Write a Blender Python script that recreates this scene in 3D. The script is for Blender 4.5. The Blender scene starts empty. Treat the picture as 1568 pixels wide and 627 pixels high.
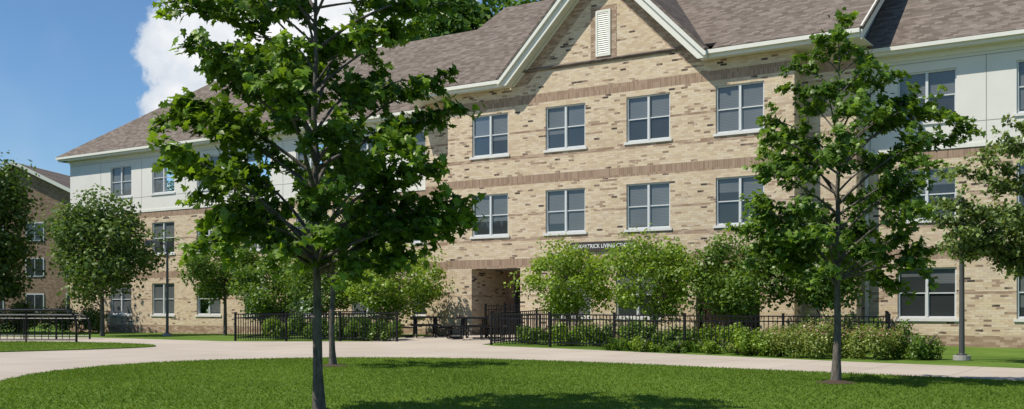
import bpy, math, random
import numpy as np
from mathutils import Vector
random.seed(3); rng=np.random.default_rng(5)
S=bpy.context.scene
S.view_settings.view_transform='Standard'; S.view_settings.look='None'; S.view_settings.exposure=0
COL=S.collection

# ---------------------------------------------------------------- helpers
def empty(name,loc=(0,0,0)):
    o=bpy.data.objects.new(name,None); o.location=loc; COL.objects.link(o); return o
def link(o,parent=None):
    COL.objects.link(o)
    if parent: o.parent=parent
    return o
class MB:
    def __init__(s): s.v=[]; s.f=[]; s.m=[]; s.mats=[]
    def mi(s,m):
        if m not in s.mats: s.mats.append(m)
        return s.mats.index(m)
    def poly(s,pts,m):
        b=len(s.v); s.v+= [tuple(p) for p in pts]; s.f.append(tuple(range(b,b+len(pts)))); s.m.append(s.mi(m))
    def box(s,x0,x1,y0,y1,z0,z1,m):
        b=len(s.v); s.v+=[(x0,y0,z0),(x1,y0,z0),(x1,y1,z0),(x0,y1,z0),(x0,y0,z1),(x1,y0,z1),(x1,y1,z1),(x0,y1,z1)]
        k=s.mi(m)
        for f in [(3,2,1,0),(4,5,6,7),(0,1,5,4),(1,2,6,5),(2,3,7,6),(3,0,4,7)]:
            s.f.append(tuple(b+i for i in f)); s.m.append(k)
    def prism(s,poly,d,m):
        n=len(poly); b=len(s.v)
        s.v+=[tuple(p) for p in poly]+[tuple(p[i]+d[i] for i in range(3)) for p in poly]
        k=s.mi(m)
        s.f.append(tuple(range(b,b+n))); s.m.append(k)
        s.f.append(tuple(range(b+2*n-1,b+n-1,-1))); s.m.append(k)
        for i in range(n):
            j=(i+1)%n
            s.f.append((b+j,b+i,b+n+i,b+n+j)); s.m.append(k)
    def tube(s,pts,rad,m,k=8):
        V,F=tube(pts,rad,k); b=len(s.v)
        s.v+=[tuple(p) for p in V]; q=s.mi(m)
        for f in F: s.f.append(tuple(b+int(i) for i in f)); s.m.append(q)
    def obj(s,name,parent=None,bevel=0):
        me=bpy.data.meshes.new(name); me.from_pydata(s.v,[],s.f)
        for m in s.mats: me.materials.append(m)
        me.polygons.foreach_set('material_index',s.m); me.update()
        import bmesh
        bm=bmesh.new(); bm.from_mesh(me); bmesh.ops.recalc_face_normals(bm,faces=bm.faces); bm.to_mesh(me); bm.free()
        o=link(bpy.data.objects.new(name,me),parent)
        if bevel:
            md=o.modifiers.new('bevel','BEVEL'); md.width=bevel; md.segments=2; md.limit_method='ANGLE'
        return o
def tube(pts,rad,k=6,cap=True):
    P=np.array(pts,float); n=len(P); R=np.broadcast_to(np.array(rad,float),(n,))
    T=np.gradient(P,axis=0); T/=np.linalg.norm(T,axis=1)[:,None]+1e-9
    ref=np.array([0.31,0.17,0.93]) if abs(T[:,2]).mean()<.8 else np.array([1,.1,0.05])
    A=np.cross(T,ref); A/=np.linalg.norm(A,axis=1)[:,None]+1e-9; B=np.cross(T,A)
    a=np.arange(k)*2*math.pi/k
    V=(P[:,None,:]+R[:,None,None]*(np.cos(a)[None,:,None]*A[:,None,:]+np.sin(a)[None,:,None]*B[:,None,:])).reshape(-1,3)
    F=[]
    for i in range(n-1):
        for j in range(k):
            j2=(j+1)%k; F.append((i*k+j,i*k+j2,(i+1)*k+j2,(i+1)*k+j))
    if cap:
        F.append(tuple(range(k))[::-1]); F.append(tuple((n-1)*k+j for j in range(k)))
    return V,F
def arrmesh(name,V,F,mat,parent=None,rnd=None,smooth=False):
    V=np.asarray(V,np.float32); F=np.asarray(F,np.int32); k=F.shape[1]
    me=bpy.data.meshes.new(name)
    me.vertices.add(len(V)); me.vertices.foreach_set('co',V.ravel())
    me.loops.add(F.size); me.loops.foreach_set('vertex_index',F.ravel())
    me.polygons.add(len(F)); me.polygons.foreach_set('loop_start',np.arange(0,F.size,k,dtype=np.int32))
    me.update(calc_edges=True)
    if smooth: me.shade_smooth()
    if rnd is not None:
        at=me.attributes.new('rnd','FLOAT','POINT'); at.data.foreach_set('value',np.asarray(rnd,np.float32))
    me.materials.append(mat)
    return link(bpy.data.objects.new(name,me),parent)

# ---------------------------------------------------------------- node helpers
class NT:
    def __init__(s,tree): s.t=tree; s.n=tree.nodes; s.l=tree.links; s.n.clear()
    def new(s,ty,**kw):
        x=s.n.new(ty)
        for k,v in kw.items(): setattr(x,k,v)
        return x
    def set(s,sock,v):
        if isinstance(v,bpy.types.NodeSocket): s.l.new(v,sock)
        elif v is not None: sock.default_value=v
    def m(s,op,a,b=None,c=None,clamp=False):
        x=s.new('ShaderNodeMath',operation=op,use_clamp=clamp)
        s.set(x.inputs[0],a)
        if b is not None: s.set(x.inputs[1],b)
        if c is not None: s.set(x.inputs[2],c)
        return x.outputs[0]
    def mix(s,f,a,b,mode='MIX'):
        x=s.new('ShaderNodeMix',data_type='RGBA',blend_type=mode)
        s.set(x.inputs[0],f)
        s.set(x.inputs[6],(*a,1) if isinstance(a,tuple) and len(a)==3 else a)
        s.set(x.inputs[7],(*b,1) if isinstance(b,tuple) and len(b)==3 else b)
        return x.outputs[2]
    def noise(s,vec,scale,detail=3,rough=.5):
        x=s.new('ShaderNodeTexNoise'); s.set(x.inputs['Vector'],vec); x.inputs['Scale'].default_value=scale
        x.inputs['Detail'].default_value=detail; x.inputs['Roughness'].default_value=rough
        return x.outputs['Fac']
    def ramp(s,f,stops,interp='LINEAR'):
        x=s.new('ShaderNodeValToRGB'); r=x.color_ramp; r.interpolation=interp
        while len(r.elements)<len(stops): r.elements.new(.5)
        for e,(p,c) in zip(r.elements,stops): e.position=p; e.color=(*c,1)
        s.set(x.inputs[0],f); return x.outputs[0]
    def smooth(s,v,a,b):
        x=s.new('ShaderNodeMapRange',interpolation_type='SMOOTHSTEP'); s.set(x.inputs[0],v)
        x.inputs[1].default_value=a; x.inputs[2].default_value=b; return x.outputs[0]
    def bump(s,h,strength=.3,dist=.02):
        x=s.new('ShaderNodeBump'); s.set(x.inputs['Height'],h); x.inputs['Strength'].default_value=strength; x.inputs['Distance'].default_value=dist
        return x.outputs[0]
    def bsdf(s,col,rough=.8,metal=0,spec=.3,normal=None):
        p=s.new('ShaderNodeBsdfPrincipled'); s.set(p.inputs['Base Color'],(*col,1) if isinstance(col,tuple) and len(col)==3 else col)
        s.set(p.inputs['Roughness'],rough); p.inputs['Metallic'].default_value=metal; p.inputs['Specular IOR Level'].default_value=spec
        if normal is not None: s.l.new(normal,p.inputs['Normal'])
        return p.outputs[0]
    def out(s,sh):
        o=s.new('ShaderNodeOutputMaterial'); s.l.new(sh,o.inputs[0])
def mat(name):
    m=bpy.data.materials.new(name); m.use_nodes=True; return m,NT(m.node_tree)
def simple(name,col,rough=.6,metal=0,spec=.4,var=.12,scale=6):
    m,t=mat(name); c=t.new('ShaderNodeTexCoord').outputs['Object']
    n=t.noise(c,scale,3)
    cc=t.mix(n,tuple(x*(1-var) for x in col),tuple(min(1,x*(1+var)) for x in col))
    t.out(t.bsdf(cc,rough,metal,spec)); return m

BANDS=[(2.80,3.14),(5.92,6.25),(8.92,9.26)]
THIN=[(3.80,3.94),(6.88,7.02),(7.85,7.93),(4.75,4.83),(1.7,1.78)]
def brick_mat(name,bands=True,allbrown=False,dark=1.0):
    m,t=mat(name); co=t.new('ShaderNodeTexCoord').outputs['Object']
    sp=t.new('ShaderNodeSeparateXYZ'); t.l.new(co,sp.inputs[0])
    u=t.m('ADD',sp.outputs[0],sp.outputs[1]); z=sp.outputs[2]
    BH,BW=.0762,.235
    zr=t.m('DIVIDE',z,BH); row=t.m('FLOOR',zr); fz=t.m('FRACT',zr)
    off=t.m('MULTIPLY',t.m('MODULO',row,2.0),.5)
    ur=t.m('ADD',t.m('DIVIDE',u,BW),off); col=t.m('FLOOR',ur); fu=t.m('FRACT',ur)
    def rand(a,b,k):
        c=t.new('ShaderNodeCombineXYZ'); t.set(c.inputs[0],a); t.set(c.inputs[1],b); c.inputs[2].default_value=k
        w=t.new('ShaderNodeTexWhiteNoise'); w.noise_dimensions='3D'; t.l.new(c.outputs[0],w.inputs['Vector']); return w.outputs['Value']
    r=rand(col,row,1.0)
    mp=t.new('ShaderNodeMapping'); mp.inputs['Scale'].default_value=(.8,.8,3.2); t.l.new(co,mp.inputs[0])
    cl=t.noise(mp.outputs[0],1.1,3,.6)
    r2=t.m('ADD',r,t.m('MULTIPLY',t.m('SUBTRACT',cl,.53),.6),clamp=True)
    buff=t.ramp(r2,[(0,(.63,.505,.34)),(.25,(.57,.44,.285)),(.42,(.65,.535,.385)),(.62,(.54,.41,.275)),(.77,(.58,.46,.335)),(.88,(.36,.25,.17)),(.945,(.24,.165,.12)),(.975,(.075,.058,.048))],'CONSTANT')
    ucol=t.m('FLOOR',t.m('DIVIDE',u,.08)); rb=rand(ucol,t.m('FLOOR',t.m('DIVIDE',z,.24)),7.0)
    brown=t.ramp(rb,[(0,(.26,.175,.12)),(.5,(.32,.22,.15)),(.8,(.37,.26,.18))])
    brownr=t.ramp(r,[(0,(.27,.18,.12)),(.5,(.35,.245,.17)),(.8,(.46,.345,.25))])
    mu=t.m('LESS_THAN',fu,.045); mz=t.m('LESS_THAN',fz,.14); mort=t.m('MAXIMUM',mu,mz)
    c=t.mix(mort,buff,(.47,.395,.295))
    if bands:
        def band(lst):
            acc=None
            for a,b in lst:
                x=t.m('MULTIPLY',t.m('GREATER_THAN',z,a),t.m('LESS_THAN',z,b))
                acc=x if acc is None else t.m('ADD',acc,x)
            return acc
        c=t.mix(t.m('MULTIPLY',band(THIN),t.m('GREATER_THAN',r,.12)),c,brownr)
        smort=t.m('LESS_THAN',t.m('FRACT',t.m('DIVIDE',u,.08)),.12)
        c=t.mix(band(BANDS),c,t.mix(smort,brown,(.40,.31,.23)))
        c=t.mix(t.m('LESS_THAN',z,.42),c,brownr)
    if allbrown: c=t.mix(mort,brownr,(.36,.28,.21))
    st=t.noise(co,.35,3); c=t.mix(t.m('MULTIPLY',t.smooth(st,.45,.8),.12),c,(.5,.42,.34),'MULTIPLY')
    if dark!=1: c=t.mix(1.0,c,(dark,dark*.95,dark*.92),'MULTIPLY')
    t.out(t.bsdf(c,.9,0,.12)); return m
M_brick=brick_mat('buff_brick'); M_brown=brick_mat('brown_brick',False,True)
M_redbrick=brick_mat('far_brick',False,True,.7)

def shingle_mat():
    m,t=mat('asphalt_shingles'); co=t.new('ShaderNodeTexCoord').outputs['Object']
    sp=t.new('ShaderNodeSeparateXYZ'); t.l.new(co,sp.inputs[0])
    geo=t.new('ShaderNodeNewGeometry'); sn=t.new('ShaderNodeSeparateXYZ'); t.l.new(geo.outputs['Normal'],sn.inputs[0])
    side=t.m('GREATER_THAN',t.m('ABSOLUTE',sn.outputs[0]),.4)
    u=t.m('ADD',t.m('MULTIPLY',sp.outputs[0],t.m('SUBTRACT',1.0,side)),t.m('MULTIPLY',sp.outputs[1],side))
    zr=t.m('DIVIDE',sp.outputs[2],.085); row=t.m('FLOOR',zr)
    ur=t.m('ADD',t.m('DIVIDE',u,.24),t.m('MULTIPLY',row,.37)); col=t.m('FLOOR',ur)
    c=t.new('ShaderNodeCombineXYZ'); t.set(c.inputs[0],col); t.set(c.inputs[1],row)
    w=t.new('ShaderNodeTexWhiteNoise'); t.l.new(c.outputs[0],w.inputs['Vector'])
    base=t.ramp(w.outputs['Value'],[(0,(.125,.10,.08)),(.5,(.185,.15,.124)),(1,(.26,.215,.18))])
    n=t.noise(co,.6,3); base=t.mix(t.m('MULTIPLY',n,.35),base,(.14,.112,.09))
    edge=t.m('LESS_THAN',t.m('FRACT',zr),.18)
    base=t.mix(t.m('MULTIPLY',edge,.5),base,(.07,.055,.045))
    t.out(t.bsdf(base,.95,0,.06)); return m
M_roof=shingle_mat()
M_trim=simple('cream_trim',(.72,.70,.61),.5,var=.05)
M_panel=simple('stucco_panel',(.69,.665,.60),.8,var=.06,scale=1.2)
M_joint=simple('panel_joint',(.32,.31,.28),.8)
M_frame=simple('window_frame',(.60,.61,.60),.5,var=.05)
M_sill=simple('stone_sill',(.66,.65,.61),.7)
M_metal=simple('black_metal',(.012,.012,.014),.4,.3)
M_bronze=simple('bronze_lamp',(.10,.10,.10),.45,.4)
M_sign=simple('sign_brown',(.06,.045,.035),.5)
M_text=simple('sign_letters',(.75,.75,.72),.5)
def bark():
    m,t=mat('bark'); co=t.new('ShaderNodeTexCoord').outputs['Object']
    mp=t.new('ShaderNodeMapping'); mp.inputs['Scale'].default_value=(14,14,3); t.l.new(co,mp.inputs[0])
    n=t.noise(mp.outputs[0],2,4,.6); c=t.ramp(n,[(.3,(.06,.052,.043)),(.7,(.20,.175,.15))])
    t.out(t.bsdf(c,.9,0,.15,t.bump(n,.6,.02))); return m
M_bark=bark()
def glass(name,base,stripes=False):
    m,t=mat(name); co=t.new('ShaderNodeTexCoord').outputs['Object']
    sp=t.new('ShaderNodeSeparateXYZ'); t.l.new(co,sp.inputs[0])
    c=t.mix(t.noise(co,.7,2),tuple(x*.6 for x in base),tuple(x*1.4 for x in base))
    if stripes:
        f=t.m('FRACT',t.m('DIVIDE',sp.outputs[2],.05)); c=t.mix(t.m('LESS_THAN',f,.3),c,tuple(x*.65 for x in base))
    p=t.bsdf(c,.6,0,.15); g=t.new('ShaderNodeBsdfGlossy'); g.inputs['Roughness'].default_value=.015
    g.inputs['Color'].default_value=(.72,.78,.80,1)
    n=t.noise(co,1.3,2); b=t.bump(n,.10,.05); t.l.new(b,g.inputs['Normal'])
    fr=t.new('ShaderNodeFresnel'); fr.inputs[0].default_value=1.5
    fac=t.m('ADD',t.m('MULTIPLY',fr.outputs[0],1.15),.02,clamp=True)
    mx=t.new('ShaderNodeMixShader'); t.set(mx.inputs[0],fac); t.l.new(p,mx.inputs[1]); t.l.new(g.outputs[0],mx.inputs[2])
    t.out(mx.outputs[0]); return m
M_gd=glass('window_glass',(.028,.033,.033)); M_gb=glass('window_blind',(.13,.14,.138),True)
def leafmat(name,dark,light,tr=.4,gl=.03):
    m,t=mat(name); a=t.new('ShaderNodeAttribute'); a.attribute_name='rnd'
    f=a.outputs['Fac']
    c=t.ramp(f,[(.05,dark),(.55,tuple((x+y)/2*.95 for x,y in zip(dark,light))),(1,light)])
    p=t.new('ShaderNodeBsdfDiffuse'); t.l.new(c,p.inputs[0]); q=t.new('ShaderNodeBsdfTranslucent')
    c2=t.mix(1.0,c,(1.4,1.3,.5),'MULTIPLY'); t.l.new(c2,q.inputs[0])
    mx=t.new('ShaderNodeMixShader'); mx.inputs[0].default_value=tr; t.l.new(p.outputs[0],mx.inputs[1]); t.l.new(q.outputs[0],mx.inputs[2])
    if gl<=0: t.out(mx.outputs[0]); return m
    g=t.new('ShaderNodeBsdfGlossy'); g.inputs['Roughness'].default_value=.42; g.inputs[0].default_value=(.9,.9,.75,1)
    m2=t.new('ShaderNodeMixShader'); m2.inputs[0].default_value=gl; t.l.new(mx.outputs[0],m2.inputs[1]); t.l.new(g.outputs[0],m2.inputs[2])
    t.out(m2.outputs[0]); return m
L_maple=leafmat('maple_leaf',(.040,.10,.013),(.215,.35,.035),.44)
L_maple3=leafmat('maple_leaf_b',(.045,.11,.018),(.21,.34,.045),.44)
L_olive=leafmat('olive_leaf',(.065,.12,.03),(.26,.35,.10))
L_pear=leafmat('pear_leaf',(.05,.105,.024),(.19,.29,.06),.36)
L_dark=leafmat('dark_leaf',(.026,.06,.012),(.11,.195,.035),.33)
L_lime=leafmat('lime_leaf',(.10,.19,.018),(.35,.49,.06),.45)
L_mid=leafmat('mid_leaf',(.05,.12,.018),(.21,.32,.045))
L_forest=leafmat('forest_leaf',(.035,.09,.014),(.17,.30,.045),.35)
L_spirea=leafmat('spirea_leaf',(.12,.20,.03),(.38,.42,.12),.38)
L_pink=leafmat('spirea_bloom',(.38,.17,.17),(.60,.34,.32),.3)
L_grass=leafmat('grass_blade',(.085,.155,.022),(.215,.31,.055),.4,0)

def grass_ground():
    m,t=mat('lawn_grass'); co=t.new('ShaderNodeTexCoord').outputs['Object']
    a=t.noise(co,.45,4,.65); b=t.noise(co,18,3,.7)
    f=t.m('ADD',t.m('MULTIPLY',a,.65),t.m('MULTIPLY',b,.35))
    c=t.ramp(f,[(.33,(.070,.125,.020)),(.5,(.108,.180,.030)),(.67,(.165,.24,.048))])
    t.out(t.bsdf(c,.9,0,.05,t.bump(b,.6,.04))); return m
M_grass=grass_ground()
def concrete():
    m,t=mat('concrete_path'); co=t.new('ShaderNodeTexCoord').outputs['Object']
    sp=t.new('ShaderNodeSeparateXYZ'); t.l.new(co,sp.inputs[0])
    a=t.noise(co,.35,4,.6); b=t.noise(co,25,3,.6)
    c=t.ramp(a,[(.3,(.45,.38,.30)),(.7,(.55,.475,.385))])
    c=t.mix(t.m('MULTIPLY',b,.25),c,(.38,.33,.27))
    jx=t.m('LESS_THAN',t.m('FRACT',t.m('DIVIDE',sp.outputs[0],1.8)),.014)
    jy=t.m('LESS_THAN',t.m('FRACT',t.m('DIVIDE',sp.outputs[1],1.8)),.014)
    j=t.m('MAXIMUM',jx,jy)
    cb=t.new('ShaderNodeCombineXYZ'); t.set(cb.inputs[0],t.m('FLOOR',t.m('DIVIDE',sp.outputs[0],1.8))); t.set(cb.inputs[1],t.m('FLOOR',t.m('DIVIDE',sp.outputs[1],1.8)))
    w=t.new('ShaderNodeTexWhiteNoise'); t.l.new(cb.outputs[0],w.inputs['Vector'])
    c=t.mix(t.m('MULTIPLY',w.outputs['Value'],.2),c,(.33,.28,.23))
    c=t.mix(t.m('MULTIPLY',j,.6),c,(.15,.13,.11))
    t.out(t.bsdf(c,.9,0,.15)); return m
M_conc=concrete()
M_mulch=simple('mulch',(.07,.045,.03),.95,var=.6,scale=25)

# ---------------------------------------------------------------- ground
def gz(x,y):
    s=np.clip((np.asarray(y,float)+9)/8,0,1); s=s*s*(3-2*s)
    return .22*s*np.exp(-((np.asarray(x,float)-3)/14)**2)
def lines(a,b,step): return list(np.arange(a,b+.001,step))
XS=[-900,-500,-250,-120,-70]+lines(-44,60,1)+[80,120,250,500,900]
YS=[-300,-120,-60]+lines(-42,4,1)+[8,14,30,60,120,300,700,1200]
gv=[];gf=[]
for y in YS:
    for x in XS: gv.append((x,y,float(gz(x,y))))
nx=len(XS)
for j in range(len(YS)-1):
    for i in range(nx-1): gf.append((j*nx+i,j*nx+i+1,(j+1)*nx+i+1,(j+1)*nx+i))
arrmesh('ground',gv,gf,M_grass)
import bmesh
def sheet(name,pts,h,mat_,rim=.0):
    bm=bmesh.new(); vs=[bm.verts.new((x,y,0)) for x,y in pts]; bm.faces.new(vs)
    bmesh.ops.triangulate(bm,faces=bm.faces[:])
    xs=[p[0] for p in pts]; ys=[p[1] for p in pts]
    for x in range(int(max(min(xs),-44)),int(min(max(xs),60))+1):
        bmesh.ops.bisect_plane(bm,geom=bm.verts[:]+bm.edges[:]+bm.faces[:],plane_co=(x,0,0),plane_no=(1,0,0))
    for y in range(int(max(min(ys),-42)),int(min(max(ys),4))+1):
        bmesh.ops.bisect_plane(bm,geom=bm.verts[:]+bm.edges[:]+bm.faces[:],plane_co=(0,y,0),plane_no=(0,1,0))
    bound=[e for e in bm.edges if e.is_boundary]
    for v in bm.verts: v.co.z=float(gz(v.co.x,v.co.y))+h
    r=bmesh.ops.extrude_edge_only(bm,edges=bound)
    for v in [g for g in r['geom'] if isinstance(g,bmesh.types.BMVert)]: v.co.z-=h+.05
    bmesh.ops.recalc_face_normals(bm,faces=bm.faces)
    me=bpy.data.meshes.new(name); bm.to_mesh(me); bm.free(); me.materials.append(mat_)
    if sum(p.normal.z*p.area for p in me.polygons)<0: me.flip_normals()
    return link(bpy.data.objects.new(name,me))
def smoothpoly(pts,it=2):
    P=np.array(pts,float)
    for _ in range(it):
        Q=np.roll(P,-1,axis=0); P=np.stack([.75*P+.25*Q,.25*P+.75*Q],1).reshape(-1,2)
    return [tuple(p) for p in P]
conc=[(58,-14),(30,-10.4),(20.6,-9.3),(16.8,-8.5),(13.1,-7.5),(9,-6.6),(5.2,-6.1),(4.4,-5.6),(4.3,-3),(4.3,-.02),(-.6,-.02),(-.9,-3),(-.6,-5.4),(-6.4,-6.7),(-15,-6),(-20,-7),(-30,-11),(-43,-18),
      (-43,-22),(-30,-15),(-22,-40),(58,-40)]
sheet('concrete_path',conc,.02,M_conc)
lawn=smoothpoly([(50,-19),(21.2,-13.9),(16.9,-13.3),(13,-12.6),(9.45,-12.4),(6.6,-13.5),(4.6,-15.6),(4.0,-18),(4.9,-21),(7.5,-23.9),(11.1,-26),(14.5,-30),(17,-38),(50,-38)],3)
sheet('lawn',lawn,.05,M_grass)
patch=smoothpoly([(-3.9,-11.8),(-4.4,-16.1),(-7,-24),(-12,-34),(-18,-34),(-14.5,-11.6),(-9.6,-10),(-5.6,-10.3)],2)
sheet('lawn',patch,.05,M_grass)

def inpoly(P,poly):
    x,y=P[:,0],P[:,1]; c=np.zeros(len(P),bool); n=len(poly)
    for i in range(n):
        x1,y1=poly[i]; x2,y2=poly[(i+1)%n]
        if y1==y2: continue
        k=((y1>y)!=(y2>y))&(x<(x2-x1)*(y-y1)/(y2-y1)+x1); c^=k
    return c
CAM=np.array([23.62,-33.1,1.25])
def blades(name,poly,h0,N,hh,region,parent=None):
    x0,x1,y0,y1=region
    P=np.stack([rng.uniform(x0,x1,N),rng.uniform(y0,y1,N)],1); P=P[inpoly(P,poly)]
    n=len(P); z=gz(P[:,0],P[:,1])+h0
    a=rng.uniform(0,2*math.pi,n); w=rng.uniform(.007,.014,n); h=rng.uniform(.6,1.2,n)*hh
    b=np.stack([P[:,0],P[:,1],z],1); d=np.stack([np.cos(a),np.sin(a),a*0],1)*w[:,None]
    lean=rng.normal(0,.9,(n,2))*h[:,None]
    tip=b+np.stack([lean[:,0],lean[:,1],h],1)
    V=np.stack([b-d,b+d,tip],1).reshape(-1,3); F=np.arange(3*n).reshape(-1,3)
    pt=.5+.25*np.sin(P[:,0]*.9+1.3*np.sin(P[:,1]*.7))+.25*np.sin(P[:,1]*1.1+P[:,0]*.5)
    r=np.clip(rng.random(n)*.65+.35*pt,0,1)
    arrmesh(name,V,F,L_grass,parent,np.repeat(r,3))
blades('lawn_grass_blades',lawn,.045,270000,.038,(3.5,27,-30,-12))
blades('lawn_grass_blades',patch,.045,30000,.045,(-15,-3.5,-22,-9.5))

# ---------------------------------------------------------------- building
B=empty('residence_hall')
def openings_wall(mb,x0,x1,z0,z1,ops,y,m,depth=.13,splitz=None,m2=None):
    xs=sorted(set([x0,x1]+[v for o in ops for v in (o[0],o[1]) if x0<v<x1]))
    zs=sorted(set([z0,z1]+([splitz] if splitz else [])+[v for o in ops for v in (o[2],o[3]) if z0<v<z1]))
    for i in range(len(xs)-1):
        for j in range(len(zs)-1):
            cx=(xs[i]+xs[i+1])/2; cz=(zs[j]+zs[j+1])/2
            if any(o[0]<cx<o[1] and o[2]<cz<o[3] for o in ops): continue
            mm=m2 if (splitz and cz>splitz) else m
            mb.poly([(xs[i],y,zs[j]),(xs[i+1],y,zs[j]),(xs[i+1],y,zs[j+1]),(xs[i],y,zs[j+1])],mm)
    for a,b,c,d in ops:
        mm=m2 if (splitz and (c+d)/2>splitz) else m; Y=y+depth
        mb.poly([(a,y,c),(a,Y,c),(a,Y,d),(a,y,d)],mm); mb.poly([(b,y,c),(b,Y,c),(b,Y,d),(b,y,d)],mm)
        mb.poly([(a,y,c),(b,y,c),(b,Y,c),(a,Y,c)],mm); mb.poly([(a,y,d),(b,y,d),(b,Y,d),(a,Y,d)],mm)
W=MB()   # windows
def window(x0,x1,z0,z1,y):
    f=.05; yf0,yf1=y+.05,y+.128
    W.box(x0+.002,x0+f,yf0,yf1,z0+.002,z1-.002,M_frame); W.box(x1-f,x1-.002,yf0,yf1,z0+.002,z1-.002,M_frame)
    W.box(x0+f,x1-f,yf0,yf1,z1-f,z1-.002,M_frame); W.box(x0+f,x1-f,yf0,yf1,z0+.002,z0+f,M_frame)
    xm=(x0+x1)/2; W.box(xm-.04,xm+.04,yf0-.01,yf1,z0+f,z1-f,M_frame)
    zm=z0+(z1-z0)*.5
    bl=random.choice([.5,.5,.55,.95,.5,.3,.97])
    for a,b in ((x0+f,xm-.04),(xm+.04,x1-f)):
        W.box(a,b,yf0+.02,yf1,zm-.018,zm+.018,M_frame)
        W.box(a,a+.02,yf0+.03,yf1,z0+f,zm-.018,M_frame); W.box(b-.02,b,yf0+.03,yf1,z0+f,zm-.018,M_frame)
        W.box(a+.02,b-.02,yf0+.03,yf1,z0+f,z0+f+.022,M_frame)
        q=bl+random.choice([0,0,0,0,.15,-.15]); zc=z1-f-(z1-z0-2*f)*min(max(q,.05),.97)
        Y=y+.115
        W.poly([(a,Y,z0+f),(b,Y,z0+f),(b,Y,zc),(a,Y,zc)],M_gd)
        W.poly([(a,Y,zc),(b,Y,zc),(b,Y,z1-f),(a,Y,z1-f)],M_gb)
    W.box(x0-.08,x1+.08,y-.05,y+.125,z0-.085,z0-.002,M_sill)
ROWS=[(.94,2.54),(4.04,5.64),(7.12,8.72)]
walls=MB()
cen=[]
for k in range(4):
    x=0.02+3.4*k*.985
    for r in (1,2): cen.append((x,x+1.68,*ROWS[r]))
gw=[(3.6,5.28,*ROWS[0]),(6.3,7.98,*ROWS[0])]
ent=[(0.0,2.25,.0,2.79),(9.35,11.6,.0,2.79)]
for o in cen+gw: window(*o,0)
allops=cen+gw+ent
openings_wall(walls,-1.15,12.75,-.3,9.62,allops,0,M_brick)
for a,b,c,d in ent: # recessed entries
    walls.poly([(a,.13,-.1),(a,2.4,-.1),(a,2.4,d),(a,.13,d)],M_brick); walls.poly([(b,.13,-.1),(b,2.4,-.1),(b,2.4,d),(b,.13,d)],M_brick)
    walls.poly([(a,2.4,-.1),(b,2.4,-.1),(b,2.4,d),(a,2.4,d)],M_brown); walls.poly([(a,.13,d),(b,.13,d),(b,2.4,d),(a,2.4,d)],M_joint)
    walls.poly([(a,0,.225),(b,0,.225),(b,2.4,.225),(a,2.4,.225)],M_conc)
walls.poly([(1.75,0,9.62),(9.85,0,9.62),(5.8,0,13.67)],M_brick)
for x in (-1.15,12.75): walls.poly([(x,0,-.3),(x,.8,-.3),(x,.8,9.62),(x,0,9.62)],M_brick)
for a,b in ((-2.9,-1.15),(12.75,14.5)): walls.poly([(a,.8,-.3),(b,.8,-.3),(b,.8,9.62),(a,.8,9.62)],M_brick)
for x in (-2.9,14.5):
    walls.poly([(x,.8,-.3),(x,1.5,-.3),(x,1.5,9.6),(x,.8,9.6)],M_brick)
    walls.poly([(x,.8,9.62),(x,.8,10.5),(x,7.5,15.0),(x,14.2,10.5),(x,14.2,9.62)],M_panel)
lw=[]
for k in range(7):
    x=-24.55+3.4*k
    for r in range(3): lw.append((x,x+1.72,*ROWS[r]))
rw=[]
for k in range(5):
    x=15.6+3.45*k
    for r in range(3): rw.append((x,x+1.76,*ROWS[r]))
for o in lw+rw: window(*o,1.5)
openings_wall(walls,-28.1,-2.9,-.3,9.4,lw,1.5,M_brick,splitz=6.25,m2=M_panel)
openings_wall(walls,14.5,34,-.3,9.4,rw,1.5,M_brick,splitz=6.25,m2=M_panel)
for x in (-28.1,34):
    walls.poly([(x,1.5,-.3),(x,13.5,-.3),(x,13.5,6.25),(x,1.5,6.25)],M_brick); walls.poly([(x,1.5,6.25),(x,13.5,6.25),(x,13.5,9.4),(x,1.5,9.4)],M_panel)
walls.poly([(34,1.5,9.4),(34,13.5,9.4),(34,7.5,14.2)],M_panel)
walls.poly([(-28.1,13.5,-.3),(34,13.5,-.3),(34,13.5,9.4),(-28.1,13.5,9.4)],M_brick)
for s in (-1,1):
    P=[(1.9,-.004,9.62),(2.55,-.004,9.62),(5.8,-.004,12.87),(5.8,-.004,13.52)]
    if s==1: P=[(11.6-p[0],p[1],p[2]) for p in P]
    walls.poly(P,M_brown)
walls.obj('walls',B)
W.obj('windows',B)
T=MB()
T.box(5.28,6.32,-.012,-.007,10.12,12.1,M_brown)
T.box(5.5,5.58,-.05,-.013,10.3,11.95,M_trim); T.box(6.02,6.1,-.05,-.013,10.3,11.95,M_trim)
T.box(5.58,6.02,-.05,-.013,11.87,11.95,M_trim); T.box(5.58,6.02,-.05,-.013,10.3,10.38,M_trim)
z=10.4
while z<11.85:
    T.prism([(5.58,-.045,z),(5.58,-.04,z-.01),(5.58,-.015,z+.055),(5.58,-.02,z+.065)],(.44,0,0),M_trim); z+=.075
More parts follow.
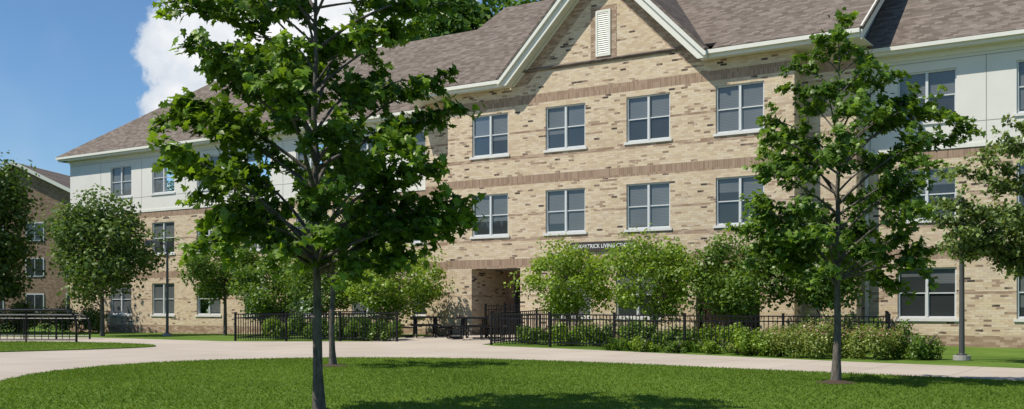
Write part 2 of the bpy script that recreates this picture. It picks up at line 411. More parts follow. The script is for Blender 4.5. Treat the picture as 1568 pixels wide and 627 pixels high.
for x0,x1 in ((-28.1,-2.95),(14.55,34)):
    T.box(x0,x1,1.47,1.497,6.22,6.34,M_trim)
    T.box(x0,x1,1.494,1.498,9.0,9.02,M_joint)
    xs=[o[0] for o in (lw if x0<0 else rw)][::3]
    for x in xs:
        for xx in (x-.85,):
            if x0<xx<x1: T.box(xx,xx+.02,1.494,1.498,6.34,9.0,M_joint)
    prev=x0
    for x in xs+[x1]:
        T.box(prev+.01,x-.09 if x!=x1 else x,1.4945,1.4975,7.0,7.018,M_joint) if x-prev>.3 else None
        prev=x+1.84
    T.box(x0,x1,1.455,1.497,9.12,9.3,M_trim)
    e0=x0-.5 if x0<0 else x0; e1=x1 if x0<0 else x1+.4
    T.box(e0,e1,1.1,1.5,9.30,9.33,M_trim)
    T.box(e0,e1,1.06,1.10,9.28,9.52,M_trim)
    T.box(e0,e1,.95,1.058,9.38,9.50,M_trim)
T.box(-28.6,-28.56,1.1,13.9,9.28,9.52,M_trim); T.box(-28.56,-28.1,1.1,13.9,9.30,9.33,M_trim)
for e0,e1 in ((-3.35,1.75),(9.85,14.95)):
    T.box(e0,e1,-.40,1.46,9.625,9.655,M_trim); T.box(e0,e1,-.45,-.402,9.60,9.86,M_trim); T.box(e0,e1,-.56,-.452,9.72,9.85,M_trim)
def rake(s,top,w,y0,y1,m,zcut=9.62):
    lo=top-w*1.414
    def U(u): return u if s==0 else 11.6-u
    ua=1.62+(zcut-top) ; ua=max(ua,1.62); za=top+(ua-1.62); ub=1.62+(zcut-lo)
    P=[(U(ua),y0,za),(U(5.8),y0,top+4.18),(U(5.8),y0,lo+4.18),(U(ub),y0,zcut),(U(ua),y0,zcut)]
    if abs(za-zcut)<1e-3: P=P[:-1]
    T.prism(P,(0,y1-y0,0),m)
for s in (0,1):
    rake(s,9.78,.14,-.66,-.562,M_trim,9.66)
    rake(s,9.72,.33,-.56,-.482,M_trim,9.60)
    rake(s,9.50,.10,-.48,-.062,M_trim,9.61)
    rake(s,9.34,.07,-.06,-.007,M_trim,9.63)
for x,dz in ((-3.42,-.10),(14.96,0.0)):
    T.prism([(x,-.45,9.95+dz),(x,7.5,15.33+dz),(x,7.5,14.90),(x,-.45,9.52)],(.05,0,0),M_trim)
    T.prism([(x,15.45,9.95+dz),(x,7.5,15.33+dz),(x,7.5,14.90),(x,15.45,9.52)],(.05,0,0),M_trim)
x=14.5
T.prism([(x,-.38,9.84),(x,7.5,15.1),(x,7.5,15.04),(x,-.38,9.78)],(.455,0,0),M_trim)
for x in (-3.05,14.66):
    T.box(x-.05,x+.05,1.39,1.45,.15,9.1,M_trim); T.box(x-.05,x+.05,1.1,1.45,9.1,9.2,M_trim)
T.obj('trim',B)
R=MB()
def slab(pts,th=.1):
    n=(Vector(pts[1])-Vector(pts[0])).cross(Vector(pts[2])-Vector(pts[0])).normalized()
    if n.z<0: n=-n
    R.prism(pts,tuple(-n*th),M_roof)
def zc(y): return 9.90+.675*(y+.5)
slab([(-3.45,-.5,9.90),(1.45,-.5,9.90),(1.45,7.5,zc(7.5)),(-3.45,7.5,zc(7.5))])
slab([(10.15,-.5,9.90),(15.05,-.5,9.90),(15.05,7.5,zc(7.5)),(10.15,7.5,zc(7.5))])
slab([(1.45,-.1,zc(-.1)),(10.15,-.1,zc(-.1)),(10.15,7.5,zc(7.5)),(1.45,7.5,zc(7.5))])
slab([(-3.45,15.5,9.90),(15.05,15.5,9.90),(15.05,7.5,zc(7.5)),(-3.45,7.5,zc(7.5))])
g=lambda u:9.90+(u-1.62)
yv=lambda u:(g(u)-9.90)/.675-.5
slab([(1.62,-.68,g(1.62)),(5.8,-.68,g(5.8)),(5.8,yv(5.8)+.1,g(5.8)),(1.62,-.3,g(1.62))],.08)
slab([(9.98,-.68,g(1.62)),(5.8,-.68,g(5.8)),(5.8,yv(5.8)+.1,g(5.8)),(9.98,-.3,g(1.62))],.08)
A=(-28.65,1.0,9.53);D=(-28.65,14.0,9.53);Hh=(-22.15,7.5,9.53+.766*6.5)
slab([A,(-3,1.0,9.53),(-3,7.5,Hh[2]),Hh],.09); slab([D,(-3,14,9.53),(-3,7.5,Hh[2]),Hh],.09); slab([A,D,Hh],.09)
slab([(14.6,1.0,9.53),(34.5,1.0,9.53),(34.5,7.5,Hh[2]),(14.6,7.5,Hh[2])],.09); slab([(14.6,14,9.53),(34.5,14,9.53),(34.5,7.5,Hh[2]),(14.6,7.5,Hh[2])],.09)
R.obj('roof',B)
Dm=MB()
for a in (0.0,9.35):
    Dm.box(a+.5,a+.58,2.28,2.38,.23,2.4,M_bronze); Dm.box(a+1.55,a+1.63,2.28,2.38,.23,2.4,M_bronze); Dm.box(a+.58,a+1.55,2.28,2.38,2.32,2.4,M_bronze)
    Dm.box(a+.58,a+1.55,2.32,2.37,.23,2.32,M_gd); Dm.box(a+1.4,a+1.44,2.26,2.3,1.1,1.45,M_frame)
Dm.obj('entry_doors',B)

sg=empty('building_sign')
sm=MB(); pts=[]
x0,x1,z0,z1=4.45,7.15,3.32,3.66; r=.1
for cx,cz,a0 in ((x1-r,z0+r,-90),(x1-r,z1-r,0),(x0+r,z1-r,90),(x0+r,z0+r,180)):
    for k in range(6):
        a=math.radians(a0+18*k); pts.append((cx+r*math.cos(a),-.07,cz+r*math.sin(a)))
sm.prism(pts,(0,.066,0),M_sign); sm.obj('sign_panel',sg)
tc=bpy.data.curves.new('sign_lettering','FONT'); tc.body='KIRKPATRICK LIVING CENTER'; tc.align_x='CENTER'; tc.align_y='CENTER'; tc.size=.2; tc.extrude=.004; tc.offset=.003
tc.materials.append(M_text); to=link(bpy.data.objects.new('sign_lettering',tc),sg); to.location=(5.8,-.076,3.49); to.rotation_euler=(math.radians(90),0,0); to.scale=(.9,1,1)

# gates + fences
def fence(name,pts,h=1.0,post=2.3):
    e=empty(name); mb=MB()
    for (xa,ya),(xb,yb) in zip(pts[:-1],pts[1:]):
        L=math.hypot(xb-xa,yb-ya); ux,uy=(xb-xa)/L,(yb-ya)/L; nx_,ny_=-uy,ux
        def P(s,o,z): return (xa+ux*s+nx_*o,ya+uy*s+ny_*o,z)
        def bar(s0,s1,w,z0,z1):
            mb.prism([P(s0,-w,z0),P(s1,-w,z0),P(s1,w,z0),P(s0,w,z0)],(0,0,z1-z0),M_metal)
        def G(s): return float(gz(xa+ux*s,ya+uy*s))
        n=max(1,round(L/post)); 
        for i in range(n+1):
            s=L*i/n; bar(s-.032,s+.032,.032,G(s)-.05,G(s)+h+.06); mb.prism([P(s-.04,-.04,G(s)+h+.06),P(s+.04,-.04,G(s)+h+.06),P(s+.04,.04,G(s)+h+.06),P(s-.04,.04,G(s)+h+.06)],(0,0,.02),M_metal)
        for i in range(n):
            s0,s1=L*i/n+.03,L*(i+1)/n-.03
            for zz in (.12,h-.16,h-.02):
                mb.prism([P(s0,-.018,G(s0)+zz),P(s1,-.018,G(s1)+zz),P(s1,-.018,G(s1)+zz+.035),P(s0,-.018,G(s0)+zz+.035)],(nx_*.036,ny_*.036,0),M_metal)
            k=int((s1-s0)/.115)
            for j in range(1,k):
                s=s0+(s1-s0)*j/k; bar(s-.011,s+.011,.011,G(s)+.05,G(s)+h+.0)
    mb.obj('fence_panels',e); return e
fence('metal_fence',[(-6.6,1.3),(-6.5,-6.1),(.55,-5.2)])
fence('metal_fence',[(4.75,-.1),(4.7,-5.5),(11.6,-6.0),(16.9,-5.0),(15.3,1.3)])
fence('metal_gate',[(.42,.35),(2.2,.35)],1.15,.9); fence('metal_gate',[(9.4,.35),(11.5,.35)],1.15,.9)

M_lb=simple('lamp_base_concrete',(.35,.33,.3))
def lamp(x,y,h,az):
    e=empty('street_lamp',(x,y,float(gz(x,y)))); e.rotation_euler=(0,0,az); mb=MB()
    mb.tube([(0,0,0),(0,0,.12)],[.2,.2],M_lb,16)
    mb.tube([(0,0,.12),(0,0,.16),(0,0,.161),(0,0,h)],[.12,.12,.065,.05],M_bronze,12)
    mb.box(-.35,.05,-.04,.04,h-.17,h-.09,M_bronze)
    mb.prism([(-.95,-.17,h-.22),(-.25,-.17,h-.22),(-.25,-.17,h-.02),(-.35,-.17,h+.02),(-.88,-.17,h+.02),(-.95,-.17,h-.08)],(0,.34,0),M_bronze)
    mb.box(-.88,-.34,-.12,.12,h-.235,h-.222,M_frame)
    mb.obj('lamp_body',e,.008)
lamp(-14.3,-3.0,4.2,math.radians(30)); lamp(18.9,-6.35,3.9,math.radians(-60))

# picnic tables: square top, four attached benches, arched tube legs
def table(x,y,rot):
    e=empty('picnic_table',(x,y,float(gz(x,y))+.02)); e.rotation_euler=(0,0,rot); mb=MB()
    mb.box(-.56,.56,-.56,.56,.70,.76,M_metal)
    for k in range(4):
        a=math.radians(90*k); c,s=math.cos(a),math.sin(a)
        def Q(r,t,z): return (r*c-t*s,r*s+t*c,z)
        mb.prism([Q(.76,-.56,.41),Q(1.06,-.56,.41),Q(1.06,.56,.41),Q(.76,.56,.41)],(0,0,.055),M_metal)
        for t in (-.34,.34):
            mb.tube([Q(.40,t,.70),Q(.42,t,.12),Q(.50,t,.03),Q(.9,t,.03),Q(.97,t,.12),Q(.95,t,.41)],.03,M_metal,6)
            mb.tube([Q(.41,t,.34),Q(.93,t,.36)],.024,M_metal,6)
    mb.obj('table_frame',e)
table(2.4,-3.2,.5); table(-.25,-2.6,.7)

def barrier(x,y,dx,dy,L,h=1.12):
    e=empty('metal_railing'); mb=MB(); n=math.hypot(dx,dy); dx/=n; dy/=n
    def P(s,z): return (x+dx*s,y+dy*s,z)
    top=[P(0,0),P(0,h*.6),P(.06,h*.82),P(.2,h*.95),P(.4,h)]+[P(s,h) for s in np.linspace(.6,L-.4,8)]+[P(L-.2,h*.95),P(L-.06,h*.82),P(L,h*.6),P(L,0)]
    mb.tube(top,.042,M_metal,8); mb.tube([P(0,.15),P(L,.15)],.026,M_metal,6); mb.tube([P(0.03,h*.85),P(L-.03,h*.85)],.026,M_metal,6)
    s=.25
    while s<L-.1: mb.tube([P(s,.15),P(s,h*.85)],.014,M_metal,6); s+=.25
    for s in (L*.33,L*.66): mb.tube([P(s,0),P(s,h)],.032,M_metal,6)
    mb.obj('rail_frame',e)
barrier(-9.5,-10.7,-2.25,-1.35,5.5,1.2)
barrier(-13.5,-7.4,-2.5,-1.0,4.5,1.0)

# ---------------------------------------------------------------- vegetation
MAPLE=np.array([(0,0),(.28,-.08),(.5,.12),(.3,.3),(.52,.55),(.22,.55),(0,1.0),(-.22,.55),(-.52,.55),(-.3,.3),(-.5,.12),(-.28,-.08)])*1.0
def leaf_template(kind):
    if kind=='maple':
        c=np.array([[0,.35,.04]]); o=np.array([(x,y,-.10*abs(x)-.12*y*y) for x,y in MAPLE]); V=np.vstack([c,o])
        n=len(MAPLE); F=np.array([(0,1+i,1+(i+1)%n) for i in range(n)])
    else:
        V=np.array([(0,0,0),(.36,.42,-.07),(0,1,-.15),(-.36,.42,-.07)],float); F=np.array([(0,1,2),(0,2,3)])
    V[:,1]-=.3
    return V,F
def leaves(name,P,Nrm,size,kind,matl,parent,rnd=None,up=None):
    V0,F0=leaf_template(kind); n=len(P)
    Nrm=Nrm/(np.linalg.norm(Nrm,axis=1)[:,None]+1e-9)
    t=rng.normal(0,1,(n,3)) if up is None else up+rng.normal(0,.5,(n,3))
    t-= (t*Nrm).sum(1)[:,None]*Nrm; t/=np.linalg.norm(t,axis=1)[:,None]+1e-9
    b=np.cross(t,Nrm)
    s=size*rng.uniform(.65,1.2,n)
    V=P[:,None,:]+s[:,None,None]*(V0[None,:,0,None]*b[:,None,:]+V0[None,:,1,None]*t[:,None,:]+V0[None,:,2,None]*Nrm[:,None,:])
    F=(F0[None]+(np.arange(n)*len(V0))[:,None,None]).reshape(-1,3)
    r=rng.random(n) if rnd is None else rnd
    return arrmesh(name,V.reshape(-1,3),F,matl,parent,np.repeat(r,len(V0)))
def interp(tab,f):
    return float(np.interp(f,[a for a,b in tab],[b for a,b in tab]))
def branch_tree(name,x,y,H,hb,prof,tr,nprim,lsize,matl,seed,dens=1.0,kind='maple',lean=(0,0),extra=(),spread=.12):
    rs=np.random.RandomState(seed)
    e=empty(name,(x,y,float(gz(x,y))+.03)); VV=[];FF=[];nb=0
    def addtube(pts,rad,k):
        nonlocal nb
        V,F=tube(pts,rad,k,False); VV.append(V); FF.append(np.array(F)+nb); nb+=len(V)
    zt=np.linspace(0,H*.97,14)
    wob=np.cumsum(rs.normal(0,.018,(14,2)),0); wob[0]=0
    tp=np.stack([wob[:,0]+lean[0]*zt/H,wob[:,1]+lean[1]*zt/H,zt],1)
    tp[0,2]=-.05
    trd=tr*(1-.93*(zt/H)**.8); trd[0]*=1.35
    addtube(tp,trd,10)
    def trunk(z): return np.array([np.interp(z,zt,tp[:,0]),np.interp(z,zt,tp[:,1]),z])
    LP=[];LN=[];LR=[]
    specs=[]
    for i in range(nprim):
        f=(i+rs.rand())/nprim; az=i*2.399+rs.normal(0,.35); Rr=interp(prof,f)*rs.uniform(.62,1.12)
        specs.append((hb+f*(H-hb)*.96,az,Rr))
    specs+=list(extra)
    for (hz,az,Rr) in specs:
        hs=max(hb*.92+rs.rand()*.15,hz-Rr*rs.uniform(.45,.85)); a=trunk(hs)
        d=np.array([math.cos(az),math.sin(az),0])
        end=a+d*Rr; end[2]=hz+rs.normal(0,.08)
        s=np.linspace(0,1,8)[:,None]; mid=a*.5+end*.5+np.array([0,0,.14*Rr])+rs.normal(0,.06*Rr,3)
        path=(1-s)**2*a+2*s*(1-s)*mid+s*s*end; path+=rs.normal(0,.012,(8,3))*s
        path[:,2]-=.10*Rr*(s[:,0]**3)
        r0=tr*.38*min(1,Rr/1.6)*(1-.5*hs/H)+.006
        addtube(path,np.linspace(r0,.005,8),6)
        nsec=max(4,int(Rr*7.5*dens))
        bt=rs.uniform(-.14,.14)
        for j in range(nsec):
            q=rs.uniform(.22,1.0) ; q=1-(1-q)*rs.uniform(.6,1); k=q*7; i0=min(6,int(k)); p0=path[i0]+(path[i0+1]-path[i0])*(k-i0)
            dirp=path[i0+1]-path[i0]; dirp/=np.linalg.norm(dirp)
            r_=rs.normal(0,1,3); r_[2]*=.45; sd=dirp*.55+r_*.62; sd[2]+=.12; sd/=np.linalg.norm(sd)
            L=rs.uniform(.18,.5)*(.55+.45*Rr)*(1.1-.4*q)
            ss=np.linspace(0,1,5)[:,None]; sec=p0+sd*L*ss; sec[:,2]-=.16*L*ss[:,0]**2
            addtube(sec,np.linspace(.008,.003,5),4)
            nl=int(L*62*dens)+5
            qs=rs.uniform(.15,1.05,nl)[:,None]
            pts=p0+sd*L*qs; pts[:,2]-=.16*L*qs[:,0]**2
            offs=rs.normal(0,1,(nl,3)); offs/=np.linalg.norm(offs,axis=1)[:,None]; pts=pts+offs*rs.uniform(.02,spread,(nl,1))
            LP.append(pts); nn=rs.normal(0,.55,(nl,3))+np.array([0,0,.75])+d*.35; LN.append(nn)
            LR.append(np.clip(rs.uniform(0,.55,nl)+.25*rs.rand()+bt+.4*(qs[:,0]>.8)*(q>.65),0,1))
    nl=60; z=rs.uniform(H*.85,H*1.0,nl); pts=np.stack([np.interp(z,zt,tp[:,0]),np.interp(z,zt,tp[:,1]),z],1)+rs.normal(0,.07,(nl,3)); LP.append(pts); LN.append(rs.normal(0,.6,(nl,3))+np.array([0,0,.7])); LR.append(rs.rand(nl))
    arrmesh('trunk_and_branches',np.vstack(VV),np.vstack(FF),M_bark,e,None,True)
    P=np.vstack(LP)
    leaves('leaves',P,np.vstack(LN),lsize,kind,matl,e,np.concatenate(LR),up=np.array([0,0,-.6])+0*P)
    return len(P)
def clump_tree(name,x,y,H,hb,rx,matl,seed,nc=40,npc=160,ls=.14,tr=.12,shape='oval',multi=1,ry=None,fill=.62,lump=.30):
    rs=np.random.RandomState(seed); ry=ry or rx
    e=empty(name,(x,y,float(gz(x,y))))
    VV=[];FF=[];nb=0
    def addtube(pts,rad,k=6):
        nonlocal nb
        V,F=tube(pts,rad,k,False); VV.append(V); FF.append(np.array(F)+nb); nb+=len(V)
    zc=(H+hb)/2; rz=(H-hb)/2
    starts=[np.array([rs.normal(0,.12*multi*.7),rs.normal(0,.12*multi*.7),0]) if multi>1 else np.zeros(3) for _ in range(multi)]
    tops=[s+np.array([rs.normal(0,.25*rx*(multi>1)),rs.normal(0,.25*rx*(multi>1)),H*.8]) for s in starts]
    for s,tp in zip(starts,tops):
        q=np.linspace(0,1,8)[:,None]; p=s*(1-q)+tp*q+rs.normal(0,.02*H*.3,(8,3))*q*np.array([1,1,0]); p[0,2]=-.05
        addtube(p,np.linspace(tr/(multi**.5),tr*.2,8),8)
    LP=[];LN=[];LR=[]
    for i in range(nc):
        v=rs.normal(0,1,3); v/=np.linalg.norm(v); rr=rs.uniform(.3,1.0)**.5*rs.uniform(.82,1.16)
        f=v[2]*rr
        w=1.0
        if shape=='egg': w=1-.35*max(0,f)
        c=np.array([v[0]*rr*rx*w*.86,v[1]*rr*ry*w*.86,zc+f*rz*.88])
        b=tops[i%multi]; st=starts[i%multi]; hh=max(hb*.7,c[2]-.6*np.hypot(c[0],c[1])); k=min(1,hh/(H*.8)); a=st*(1-k)+b*k
        q=np.linspace(0,1,5)[:,None]; p=a*(1-q)+c*q; p[:,2]+=.1*np.sin(q[:,0]*3.14)
        addtube(p,np.linspace(tr*.28,.006,5),4)
        n=int(npc*rs.uniform(.5,1.5)); cr=lump*min(rx,rz)*rs.uniform(.6,1.4)
        d=rs.normal(0,1,(n,3)); d/=np.linalg.norm(d,axis=1)[:,None]; r=rs.uniform(.25,1.4,(n,1))**fill*cr
        pts=c+d*r*np.array([1.15,1.15,.8]); LP.append(pts)
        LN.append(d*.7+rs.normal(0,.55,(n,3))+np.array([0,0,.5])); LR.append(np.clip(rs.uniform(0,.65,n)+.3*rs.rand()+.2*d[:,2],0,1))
    arrmesh('trunk_and_branches',np.vstack(VV),np.vstack(FF),M_bark,e,None,True)
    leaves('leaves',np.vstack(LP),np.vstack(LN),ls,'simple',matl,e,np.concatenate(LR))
def bush(name,x,y,rx,ry,h,matl,seed,n=3500,ls=.07,nc=22,bloom=False):
    rs=np.random.RandomState(seed); e=empty(name,(x,y,float(gz(x,y))))
    mb=MB()
    for i in range(7):
        a=rs.rand()*6.28; mb.tube([(0,0,0),(math.cos(a)*rx*.3,math.sin(a)*ry*.3,h*.45),(math.cos(a)*rx*.6,math.sin(a)*ry*.6,h*.75)],[.018,.012,.006],M_bark,5)
    mb.obj('stems',e)
    LP=[];LN=[]
    for i in range(nc):
        a=rs.rand()*6.28; r=rs.rand()**.5*.8; t=rs.rand()*.75
        c=np.array([math.cos(a)*rx*r,math.sin(a)*ry*r,h*(.15+.65*t*(1-.35*r))])
        k=n//nc; d=rs.normal(0,1,(k,3)); d/=np.linalg.norm(d,axis=1)[:,None]
        LP.append(c+d*rs.uniform(.3,1,(k,1))*np.array([rx*.3,ry*.3,h*.26])); LN.append(d+rs.normal(0,.5,(k,3))+np.array([0,0,.4]))
    P=np.vstack(LP); N=np.vstack(LN); P[:,2]=np.maximum(P[:,2],.02)
    leaves('leaves',P,N,ls,'simple',matl,e)
    if bloom:
        sel=(P[:,2]>h*.45)&(rs.rand(len(P))<.16); leaves('blossoms',P[sel]*np.array([1.04,1.04,1.04]),N[sel],ls*.9,'simple',L_pink,e)
def perennials(name,pts,matl,seed,h=.5,n=140):
    rs=np.random.RandomState(seed); e=empty(name); V=[];R=[]
    for (x,y) in pts:
        z=float(gz(x,y)); hh=h*rs.uniform(.5,1.3)
        for k in range(n):
            a=rs.rand()*6.28; r=rs.rand()*.2; l=hh*rs.uniform(.5,1.1); s=rs.uniform(.3,1.0)*l
            b=np.array([x+math.cos(a)*r,y+math.sin(a)*r,z]); d=np.array([-math.sin(a),math.cos(a),0])*.022
            m_=b+np.array([math.cos(a)*s*.4,math.sin(a)*s*.4,l*.7]); t=b+np.array([math.cos(a)*s,math.sin(a)*s,l*.8])
            V+= [b-d*.4,b+d*.4,m_+d,m_-d, m_-d,m_+d,t,t+d*.1]; R+=[rs.rand()]*8
    V=np.array(V); arrmesh('blades',V,np.arange(len(V)).reshape(-1,4),matl,e,R)

R_=math.radians
p1=[(0,.95),(.2,1.5),(.45,1.6),(.7,1.42),(.85,1.15),(1,.4)]
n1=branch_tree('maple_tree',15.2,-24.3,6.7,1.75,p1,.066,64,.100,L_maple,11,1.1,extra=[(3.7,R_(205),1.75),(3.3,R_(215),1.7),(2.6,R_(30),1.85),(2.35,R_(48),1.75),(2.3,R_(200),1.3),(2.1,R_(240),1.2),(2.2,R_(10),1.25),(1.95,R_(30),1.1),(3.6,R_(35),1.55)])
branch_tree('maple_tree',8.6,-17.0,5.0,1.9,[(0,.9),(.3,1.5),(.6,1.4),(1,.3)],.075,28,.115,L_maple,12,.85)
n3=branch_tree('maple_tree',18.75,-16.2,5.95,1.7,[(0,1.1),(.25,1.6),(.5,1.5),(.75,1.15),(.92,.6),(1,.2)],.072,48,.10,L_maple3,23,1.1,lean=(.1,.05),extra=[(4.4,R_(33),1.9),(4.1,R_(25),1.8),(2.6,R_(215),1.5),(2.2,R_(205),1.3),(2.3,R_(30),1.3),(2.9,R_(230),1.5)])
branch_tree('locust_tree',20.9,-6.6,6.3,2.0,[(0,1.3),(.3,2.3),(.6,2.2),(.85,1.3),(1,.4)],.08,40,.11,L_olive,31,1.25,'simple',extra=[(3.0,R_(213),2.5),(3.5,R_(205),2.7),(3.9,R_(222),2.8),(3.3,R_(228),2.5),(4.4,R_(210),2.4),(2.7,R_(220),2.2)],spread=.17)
for (x,y) in ((8.6,-17.0),(18.75,-16.2),(15.2,-24.3)):
    mb=MB(); ring=[(x+.33*math.cos(a)*(1+.12*math.sin(3*a)),y+.33*math.sin(a)*(1+.1*math.cos(2*a))) for a in np.linspace(0,2*math.pi,24,endpoint=False)]
    for k in range(24):
        a,b=ring[k],ring[(k+1)%24]; mb.poly([(x,y,.12),(a[0],a[1],.056),(b[0],b[1],.056)],M_mulch)
    mb.obj('mulch_bed')
clump_tree('pear_tree',-17.2,-4.2,6.6,1.6,2.75,L_pear,41,75,190,.18,.11,'egg',1,None,.62,.27)
clump_tree('ash_tree',-12.4,-1.4,4.9,1.6,1.9,L_mid,42,45,180,.17,.09,'egg')
clump_tree('oak_tree',-26.3,-4.4,9.0,1.6,2.9,L_dark,43,80,230,.22,.2,'oval')
clump_tree('oak_tree',-31.5,-6.5,9.4,1.4,3.2,L_dark,44,70,220,.22,.2,'oval')
clump_tree('crabapple_tree',6.0,-2.7,3.5,.75,1.65,L_lime,51,48,180,.12,.05,'oval',3)
clump_tree('crabapple_tree',9.1,-2.8,3.65,.75,1.8,L_lime,52,50,180,.12,.05,'oval',3)
clump_tree('crabapple_tree',12.0,-2.6,3.6,.7,1.7,L_mid,53,48,180,.12,.05,'oval',3)
clump_tree('ornamental_tree',14.0,-1.6,3.7,1.0,1.6,L_mid,54,46,180,.13,.07)
clump_tree('crabapple_tree',-2.3,-1.9,3.6,.5,2.2,L_lime,55,60,180,.13,.05,'oval',3)
clump_tree('ornamental_tree',-5.4,-2.2,3.6,.5,2.0,L_mid,56,50,170,.13,.05,'oval',2)
clump_tree('ornamental_tree',-9.0,-1.9,3.4,.4,1.9,L_mid,57,46,170,.14,.05,'oval',2)
for i,(x,y,H,r) in enumerate([(-18.8,25,25,5.2),(-11,27,26,5.5),(-3,28,25,5.5),(5,29,24,5)]):
    clump_tree('forest_tree',x,y,H,6,r,L_forest,60+i,110,230,.5,.35,'oval',1,None,.62,.42)
for i,(x,y,r,h) in enumerate([(-24.0,-.6,1.5,2.3),(-27.5,-1.5,1.6,2.4)]): bush('evergreen_shrub',x,y,r,r,h,L_dark,80+i,3500,.14)
bush('spirea_shrub',15.4,-6.9,1.15,.85,1.3,L_spirea,90,8500,.065,30,True); bush('spirea_shrub',17.0,-6.8,.95,.75,1.15,L_spirea,91,6500,.065,26,True)
bush('spirea_shrub',14.0,-6.8,.8,.6,1.0,L_lime,92,4500,.065)
bush('green_shrub',18.0,-6.6,.7,.55,.85,L_mid,93,3200,.07)
bush('green_shrub',15.2,-4.3,1.0,.8,1.6,L_dark,94,4500,.08); bush('green_shrub',16.6,-4.0,.8,.7,1.3,L_mid,95,3500,.08)
rr=random.Random(9)
for i in range(8): bush('green_shrub',5.8+1.25*i,-4.6+rr.uniform(-.3,.3),.85,.7,rr.uniform(.7,1.1),rr.choice([L_mid,L_lime,L_mid]),100+i,2100,.09,14)
for i in range(7): bush('green_shrub',-5.7+.9*i,-4.6+rr.uniform(-.2,.5),.75,.7,rr.uniform(.8,1.3),rr.choice([L_mid,L_mid,L_lime]),120+i,2000,.1,14)
perennials('perennial_bed',[(9.4+.3*i,-6.3+rr.uniform(-.12,.3)) for i in range(18)],L_mid,5,.36,60)
for i in range(4): bush('perennial_clump',10.6+.95*i,-6.65+rr.uniform(-.1,.1),.42,.35,rr.uniform(.35,.6),[L_lime,L_mid,L_lime,L_spirea][i],140+i,1200,.06,10)

# distant trees and neighbour house
def treeline(name,x0,y0,x1,y1,h,seed,n=26,size=.9):
    rs=np.random.RandomState(seed); P=[];N=[]
    for i in range(n):
        f=(i+rs.rand())/n; c=np.array([x0+(x1-x0)*f,y0+(y1-y0)*f+rs.normal(0,2),0]); H=h*rs.uniform(.75,1.2)
        for j in range(14):
            cc=c+np.array([rs.normal(0,2.2),rs.normal(0,2.2),H*rs.uniform(.12,.85)]); k=80
            d=rs.normal(0,1,(k,3)); d/=np.linalg.norm(d,axis=1)[:,None]; P.append(cc+d*rs.uniform(.6,2.3,(k,1))); N.append(d+np.array([0,0,.4]))
    P=np.vstack(P); leaves(name,P,np.vstack(N),size,'simple',L_forest,None)
treeline('unseen_reflection_trees',-115,20,-75,52,8,7,18); treeline('unseen_reflection_trees',-50,75,130,95,15,8,50,1.2); treeline('unseen_reflection_trees',-90,-50,-60,4,7,9)
treeline('unseen_reflection_trees',-80,-75,60,-90,11,10,34,1.4)  # unseen treeline behind the camera, added so the window glass reflects trees
hb=empty('brick_house',(-61,22,0)); hb.rotation_euler=(0,0,math.radians(28)); h=MB()
h.box(-8,8,-6,6,0,9.3,M_redbrick); 
h.poly([(-8,-6,9.3),(8,-6,9.3),(0,-6,13)],M_redbrick); h.poly([(-8,6,9.3),(8,6,9.3),(0,6,13)],M_redbrick)
for s in (-1,1): h.prism([(s*8.7,-6.5,9.0),(0,-6.5,13.15),(0,6.5,13.15),(s*8.7,6.5,9.0)],(0,0,.18),M_roof)
for s in (-1,1): h.prism([(s*8.7,-6.6,8.95),(0,-6.6,13.1),(0,-6.6,13.4),(s*8.7,-6.6,9.25)],(0,.09,0),M_trim)
for r in range(3):
    for k in range(4):
        x=-6.2+3.5*k; h.box(x,x+1.6,-6.06,-6.0,.95+2.95*r,2.5+2.95*r,M_frame); h.box(x+.1,x+.76,-6.08,-6.065,1.05+2.95*r,2.4+2.95*r,M_gd); h.box(x+.84,x+1.5,-6.08,-6.065,1.05+2.95*r,2.4+2.95*r,M_gd)
h.obj('house_body',hb)

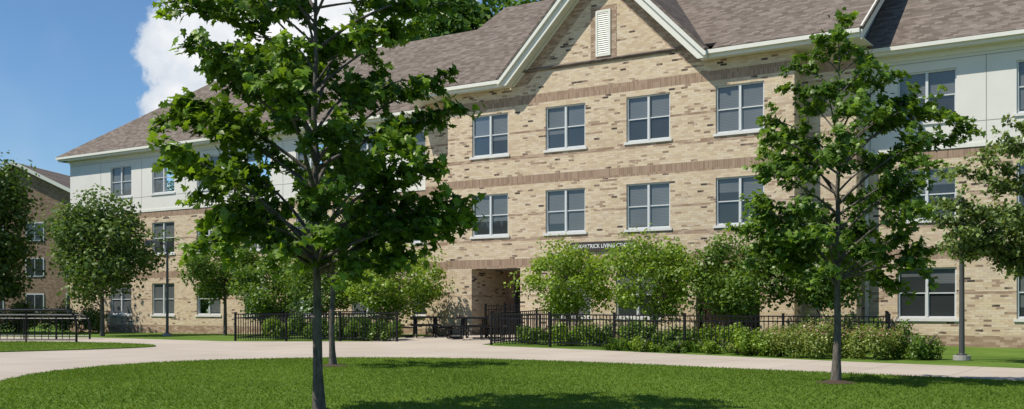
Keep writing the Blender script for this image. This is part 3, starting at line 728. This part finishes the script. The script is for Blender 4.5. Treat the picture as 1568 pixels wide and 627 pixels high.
# ---------------------------------------------------------------- light, sky
el=math.radians(53); az=math.atan2(-.6,-.8)
w=bpy.data.worlds.new('World'); S.world=w; w.use_nodes=True; t=NT(w.node_tree)
try:
    w.cycles.sampling_method='MANUAL'; w.cycles.sample_map_resolution=256
except Exception as ex: print(ex)
sky=t.new('ShaderNodeTexSky',sky_type='NISHITA'); sky.sun_disc=False; sky.sun_elevation=el; sky.sun_rotation=az
sky.air_density=1.0; sky.dust_density=.3; sky.ozone_density=3.0
d=t.new('ShaderNodeTexCoord').outputs['Generated']
acc=None
def dirv(a,e): a,e=math.radians(a),math.radians(e); return (-math.sin(a)*math.cos(e),math.cos(a)*math.cos(e),math.sin(e))
for a,e,r in [(50.4,13.2,.055),(48.8,16.4,.07),(46,14.6,.09),(43.5,15,.10),(41.5,13.6,.08),(51.9,10.3,.022),(51.2,11.2,.025),(40,17,.09),(46,20,.08),(95,22,.12)]:
    vm=t.new('ShaderNodeVectorMath',operation='DISTANCE'); t.l.new(d,vm.inputs[0]); vm.inputs[1].default_value=dirv(a,e)
    v=t.m('SUBTRACT',1.0,t.m('DIVIDE',vm.outputs['Value'],r)); acc=v if acc is None else t.m('SMOOTH_MAX',acc,v,.2)
n1_=t.noise(d,16,6,.6)
dens=t.m('ADD',acc,t.m('MULTIPLY',t.m('SUBTRACT',n1_,.5),1.9))
mask=t.smooth(dens,0.0,.22)
wis=t.m('MULTIPLY',t.smooth(t.noise(d,3.2,4,.65),.56,.8),.22)
mask=t.m('MAXIMUM',mask,wis)
shade=t.smooth(t.m('ADD',dens,t.m('MULTIPLY',t.noise(d,22,3,.6),1.1)),.35,1.7)
ccol=t.mix(shade,(4.8,5.4,6.2),(8.0,8.0,8.0))
bg=t.new('ShaderNodeBackground'); bg.inputs['Strength'].default_value=.125
skyc=t.mix(1.0,sky.outputs[0],(.66,.84,.98),'MULTIPLY')
t.l.new(t.mix(mask,skyc,ccol),bg.inputs['Color'])
o=t.new('ShaderNodeOutputWorld'); t.l.new(bg.outputs[0],o.inputs[0])
ld=bpy.data.lights.new('sun','SUN'); ld.energy=5.0; ld.angle=math.radians(.5); ld.color=(1,.95,.86)
lo=link(bpy.data.objects.new('sun',ld)); lo.rotation_euler=Vector((.6*math.cos(el),.8*math.cos(el),-math.sin(el))).to_track_quat('-Z','Y').to_euler()

cd=bpy.data.cameras.new('camera'); cd.sensor_width=36; cd.lens=36*1600/1568; cd.shift_y=.1017; cd.clip_end=3000
c=link(bpy.data.objects.new('camera',cd)); c.location=tuple(CAM); c.rotation_euler=(math.radians(90),0,math.radians(33.3)); S.camera=c
print('leaves',n1,n3)
